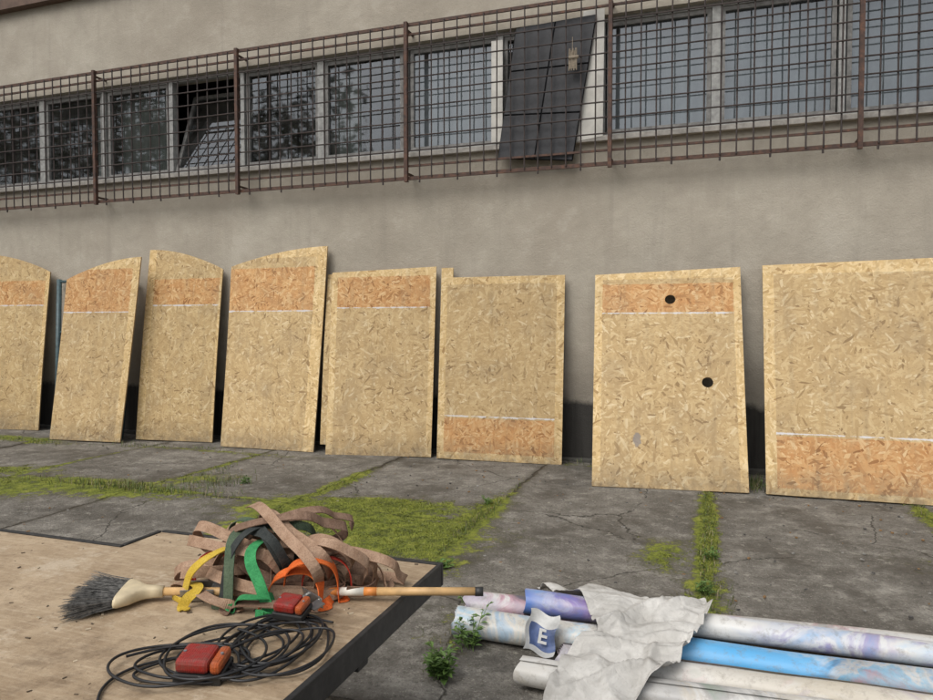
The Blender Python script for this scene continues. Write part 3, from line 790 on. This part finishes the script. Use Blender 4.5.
roll(-.90,3.56,2.0,3.54,.145,.150,.068,m_banner(1,[(0,W_),(.12,BL_),(.20,(.16,.22,.48)),(.3,PU),(.42,W_),(.55,W_),(.68,(.45,.5,.6)),(.8,W_),(1,LB)],4,(BL_,PU,(.40,.46,.56),LB),.6),2)
roll(-1.20,3.34,1.85,3.38,.088,.088,.085,m_banner(2,[(0,W_),(.15,CRM),(.34,W_),(.46,LB),(.56,(.10,.38,.68)),(.68,LB),(.74,DK),(.83,G_),(1,W_)],7,(DK,LB,(.2,.5,.72),PK),.5),3)
roll(-.62,3.14,1.8,3.17,.076,.076,.074,m_banner(3,[(0,PU),(.25,(.42,.40,.44)),(.4,W_),(.7,CRM),(1,W_)],11,(PU,CRM,(.55,.42,.4),GN),.6),4)
roll(-.78,2.96,1.7,2.98,.074,.074,.072,m_banner(4,[(0,CRM),(.3,W_),(.5,G_),(.7,W_),(1,CRM)],15,(GN,G_,CRM,(.35,.4,.5)),.6),5)
roll(-.22,2.78,1.7,2.80,.066,.066,.063,m_banner(5,[(0,W_),(.5,W_),(.8,G_),(1,W_)],19,(G_,CRM,(.55,.42,.4),PU),.6),6)

def m_tarp():
    t=NT('grey_tarpaulin');p=t.pos();n=t.noise(p,6,5,.7,.5);n2=t.noise(p,60,3,.7)
    c=t.mix(t.range(n,.3,.7),(.38,.365,.335),(.58,.565,.53));c=t.mix(t.range(n2,.55,.75,0,.4),c,(.26,.24,.21))
    t.color(c);t.rough(.62)
    v=t.vor(t.mix(.15,p,t.noise(p,5,3,.6,out=1)),8,'DISTANCE_TO_EDGE')
    t.bump(t.math('ADD',t.math('MULTIPLY',t.range(v,0,.3),1.0),t.math('MULTIPLY',n,.5)),.45,.022);return t.m
def rollz(x,y):
    z=.012
    for yc,zc,r in ((3.55,.148,.068),(3.66,.078,.073),(3.35,.088,.085),(3.15,.076,.074),(2.965,.074,.072)):
        dd=abs(y-yc)
        if dd<r: z=max(z,zc+math.sqrt(r*r-dd*dd)+.008)
    return z
def draped(x,y):
    return max(rollz(x,y+k*.03)-abs(k)*.013 for k in range(-5,6))
tv=[];tf=[];NU,NV=90,150
def bez(pts,t):
    n=len(pts)-1;q=t*n;i=min(int(q),n-1);return Vector(pts[i]).lerp(Vector(pts[i+1]),q-i)
Ls=[(-.92,3.90),(-.70,3.66),(-.56,3.45),(-.48,3.25),(-.58,3.0),(-.66,2.66)]
Rs=[(-.55,4.12),(-.08,3.80),(.03,3.56),(-.04,3.30),(-.14,3.0),(-.32,2.62)]
rc=random.Random(12)
folds=[(rc.uniform(0,3.14),rc.uniform(-.7,.1),rc.uniform(2.7,4),rc.uniform(.02,.05),rc.uniform(.03,.07),rc.uniform(.18,.45)) for _ in range(26)]
for j in range(NV+1):
    v=j/NV
    l=bez(Ls,v);r_=bez(Rs,v)
    for i in range(NU+1):
        u=i/NU;q=l.lerp(r_,u)
        ed=noise.noise((u*3,v*6,5))*.05+noise.noise((u*9,v*16,5))*.012
        x=q.x+ed;y=q.y+noise.noise((u*4,v*5,9))*.045
        z=draped(x,y)+.010
        fz=0
        for (fa,fx,fy,fh,fw,fl) in folds:
            al=(x-fx)*math.cos(fa)+(y-fy)*math.sin(fa)
            if abs(al)<fl:
                ac=-(x-fx)*math.sin(fa)+(y-fy)*math.cos(fa)+.03*math.sin(al*9+fx*9)
                fz=max(fz,fh*max(0,1-abs(ac)/fw)*(1-(al/fl)**2))
        z+=fz+.018*noise.noise((x*5,y*5,2))+.003*abs(noise.noise((x*20,y*20,2)))
        if v<.12: z+= (0.12-v)*.6*(.4+.6*abs(math.sin(u*5+1)))
        if u>.93: z+=(u-.93)*.35*abs(math.sin(v*17))
        tv.append((x,y,max(z,.01)))
for j in range(NV):
    for i in range(NU):
        a=j*(NU+1)+i;tf.append((a,a+1,a+NU+2,a+NU+1))
tp=mesh_obj('crumpled_tarp',tv,tf,m_tarp(),smooth=True)
sm=tp.modifiers.new('s','SOLIDIFY');sm.thickness=.002

sc_=empty('printed_vinyl_scrap')
M_NAVY=simple('navy_print',(.06,.09,.19),.5,.5,14);M_PW=simple('white_vinyl',(.50,.50,.48),.5,.25,12)
b=Builder();n=14
def P(a,c):
    return Vector((a*.17-.085+.01*math.sin(c*9),.03*math.sin(a*4)+.016*math.sin(c*7)-.03*(c-.5)**2,c*.24-.12+.016*math.sin(a*6)))
for i in range(n):
    for j in range(n):
        a0,a1,c0,c1=i/n,(i+1)/n,j/n,(j+1)/n
        navy=(a0>.1 and c0>=.12 and c0<.6)
        b.quad(P(a0,c0),P(a1,c0),P(a1,c1),P(a0,c1),1 if navy else 0)
b.make('sheet',[M_PW,M_NAVY],sc_)
tc=bpy.data.curves.new('letter','FONT');tc.body='E';tc.size=.115;tc.extrude=.0008;tc.align_x='CENTER';tc.align_y='CENTER';tc.offset=.003
to=bpy.data.objects.new('letter',tc);link(to,sc_);tc.materials.append(M_PW)
to.location=(.012,-.004,-.028);to.rotation_euler=(rad(90),0,0)
sc_.location=(-.73,3.18,.16);sc_.rotation_euler=(rad(-42),rad(14),rad(14));sc_.scale=(.82,)*3

# ------------------------------------------------------------------ plants
def m_leaf(name,c0,c1):
    t=NT(name);oi=t.pos();n=t.noise(oi,25,2,.6)
    t.color(t.mix(t.range(n,.3,.7),c0,c1));t.rough(.6);return t.m
M_GR=m_leaf('grass_blades',(.045,.075,.018),(.12,.16,.04));M_WD=m_leaf('weed_leaves',(.06,.12,.025),(.14,.23,.05));M_DRY=m_leaf('dry_grass',(.16,.14,.07),(.25,.21,.11))
M_MOSS=m_leaf('moss_tips',(.07,.09,.014),(.22,.23,.035))
def blade(B,p,h,w,lean,az,mi=0):
    d_=Vector((math.cos(az),math.sin(az),0));s_=Vector((-d_.y,d_.x,0))
    q0=p;q1=p+Vector((0,0,h*.6))+d_*lean*.35*h;q2=p+Vector((0,0,h*.85))+d_*lean*h
    B.quad(q0-s_*w/2,q0+s_*w/2,q1+s_*w*.4,q1-s_*w*.4,mi);B.tri(q1-s_*w*.4,q1+s_*w*.4,q2,mi)
def grass(name,spots,mats):
    B=Builder()
    for (cx,cy,rx,ry,n,h,w) in spots:
        for k in range(n):
            x=cx+random.gauss(0,1)*rx*.5;y=cy+random.gauss(0,1)*ry*.5
            blade(B,Vector((x,y,-.005)),h*random.uniform(.4,1.2),w,random.uniform(.1,.9),random.uniform(0,6.28),random.randrange(len(mats)))
    return B.make(name,mats)
grass('grass',[(-5.3,5.33,1.1,.14,600,.10,.006),(-4.7,5.75,.3,.35,280,.09,.006),(-5.1,6.2,.12,.6,90,.06,.006),
  (-1.77,5.5,.08,.9,190,.06,.006),(-3.5,5.8,.08,1.2,110,.05,.006),(.0,5.6,.07,1.6,330,.05,.006),(0,4.2,.15,.4,90,.07,.006),
  (-.8,8.02,.8,.05,120,.08,.006),(.45,7.5,.1,.25,140,.10,.006),(1.78,6.6,.08,.5,70,.07,.006),(-8.9,7.1,.9,.15,260,.06,.006),
  (-7.0,7.3,.5,.1,90,.07,.006),(-6.2,7.4,.4,.06,60,.06,.006),(-2.2,7.95,.9,.06,90,.06,.006),(-1.25,3.3,.1,.3,50,.05,.005)],[M_GR,M_GR,M_DRY])
B=Builder();cnt=0
while cnt<24000:
    x=random.uniform(-7.5,2);y=random.uniform(3.4,8.0);m=moss_val(x,y)+noise.noise((x*7,y*7,0))*.5
    if m<.55:
        cnt+=.02;continue
    cnt+=1
    z=moss_val(x,y)*.012
    blade(B,Vector((x,y,z-.004)),random.uniform(.006,.016),.006,random.uniform(.2,1.2),random.uniform(0,6.28))
B.make('moss',[M_MOSS])
def weed(name,cx,cy,h,n,lw,seed):
    rnd=random.Random(seed);B=Builder()
    for s in range(n):
        az=rnd.uniform(0,6.28);L=h*rnd.uniform(.6,1.1);ln=rnd.uniform(.15,.6)
        base=Vector((cx+rnd.gauss(0,.02),cy+rnd.gauss(0,.02),-.003));d_=Vector((math.cos(az),math.sin(az),0))
        tip=base+Vector((0,0,L))+d_*ln*L
        B.rod(base,tip,.0022,5,0,.001)
        nl=int(5+L*30)
        for k in range(nl):
            t=.2+.8*k/nl;p=base.lerp(tip,t);a2=rnd.uniform(0,6.28);e=Vector((math.cos(a2),math.sin(a2),rnd.uniform(.1,.7))).normalized()
            s_=e.cross(Vector((0,0,1))).normalized();l_=lw*rnd.uniform(.6,1.2)*(1.2-t*.5)
            m_=p+e*l_*.5+Vector((0,0,.006));B.quad(p,m_-s_*l_*.22,p+e*l_-Vector((0,0,.004)),m_+s_*l_*.22)
    return B.make(name,[M_WD])
weed('weed_plant',-1.10,3.22,.21,10,.055,1)
weed('weed_plant',-1.14,2.90,.14,24,.06,2)
weed('weed_plant',-1.30,3.75,.08,6,.04,3)
weed('weed_plant',-1.62,4.25,.07,9,.05,4)
weed('weed_plant',.02,5.05,.07,8,.04,5)
weed('weed_plant',-.02,4.35,.09,9,.04,6)
weed('weed_plant',-1.85,5.9,.08,8,.04,7)
weed('weed_plant',.58,7.3,.15,6,.04,8)
weed('weed_plant',-4.4,5.9,.10,7,.05,9)

B=Builder();rnd=random.Random(3)
for k in range(900):
    x=rnd.uniform(-7,3);y=rnd.uniform(3.2,8.05);s=rnd.uniform(.003,.011)
    Mx=Matrix.Translation((x,y,s*.3))@Matrix.Rotation(rnd.uniform(0,6),4,'Z')@Matrix.Rotation(rnd.uniform(-.5,.5),4,'X')
    B.box(-s,s,-s*.7,s*.7,-s*.5,s*.5,rnd.randrange(3),Mx)
B.make('gravel_debris',[simple('stone_grey',(.25,.24,.22),.9),simple('stone_dark',(.08,.075,.07),.9),simple('leaf_litter',(.22,.13,.06),.9)])

# ------------------------------------------------------------------ trees across the yard (mirror in the glass)
M_BARK=simple('bark',(.08,.06,.045),.9,.3,6);M_FOL=m_leaf('foliage',(.04,.06,.02),(.09,.12,.035))
def tree(x,y,h,r,seed):
    rnd=random.Random(seed);e=empty('deciduous_tree',(x,y,0));B=Builder()
    B.rod((0,0,-.2),(.2,.1,h*.35),.28,10,0,.2);B.rod((.2,.1,h*.35),(.1,.3,h*.7),.2,10,0,.08)
    cl=[]
    for k in range(12):
        a=rnd.uniform(0,6.28);z0=h*rnd.uniform(.3,.6);q=Vector((math.cos(a)*r*rnd.uniform(.4,.85),math.sin(a)*r*rnd.uniform(.4,.85),h*rnd.uniform(.45,.95)))
        B.rod((.1,.1,z0),q,.09,6,0,.02);cl.append(q)
    for k in range(14):
        a=rnd.uniform(0,6.28);cl.append(Vector((math.cos(a)*r*rnd.uniform(0,.8),math.sin(a)*r*rnd.uniform(0,.8),h*rnd.uniform(.4,1.0))))
    B.make('trunk',[M_BARK],e)
    B=Builder()
    for c in cl:
        cr=rnd.uniform(.8,1.5)*r/3.5
        for k in range(170):
            v=Vector((rnd.gauss(0,1),rnd.gauss(0,1),rnd.gauss(0,.8)));v=v.normalized()*cr*rnd.uniform(.3,1.1)
            p=c+v;a=Vector((rnd.uniform(-1,1),rnd.uniform(-1,1),rnd.uniform(-1,1))).normalized();b_=a.orthogonal().normalized();s=rnd.uniform(.12,.28)
            B.quad(p-a*s,p+b_*s*.6,p+a*s,p-b_*s*.6)
    B.make('crown',[M_FOL],e)
for i,(x,y,h,r) in enumerate(((-19,-15,13,4.5),(-26,-13,14,5),(-33,-16,15,5),(-41,-14,14,5.5),(-50,-12,14,6),(-14.5,-17,8,3))): tree(x,y,h,r,i+20)

S.view_settings.view_transform='Standard';S.view_settings.look='None';S.view_settings.exposure=0
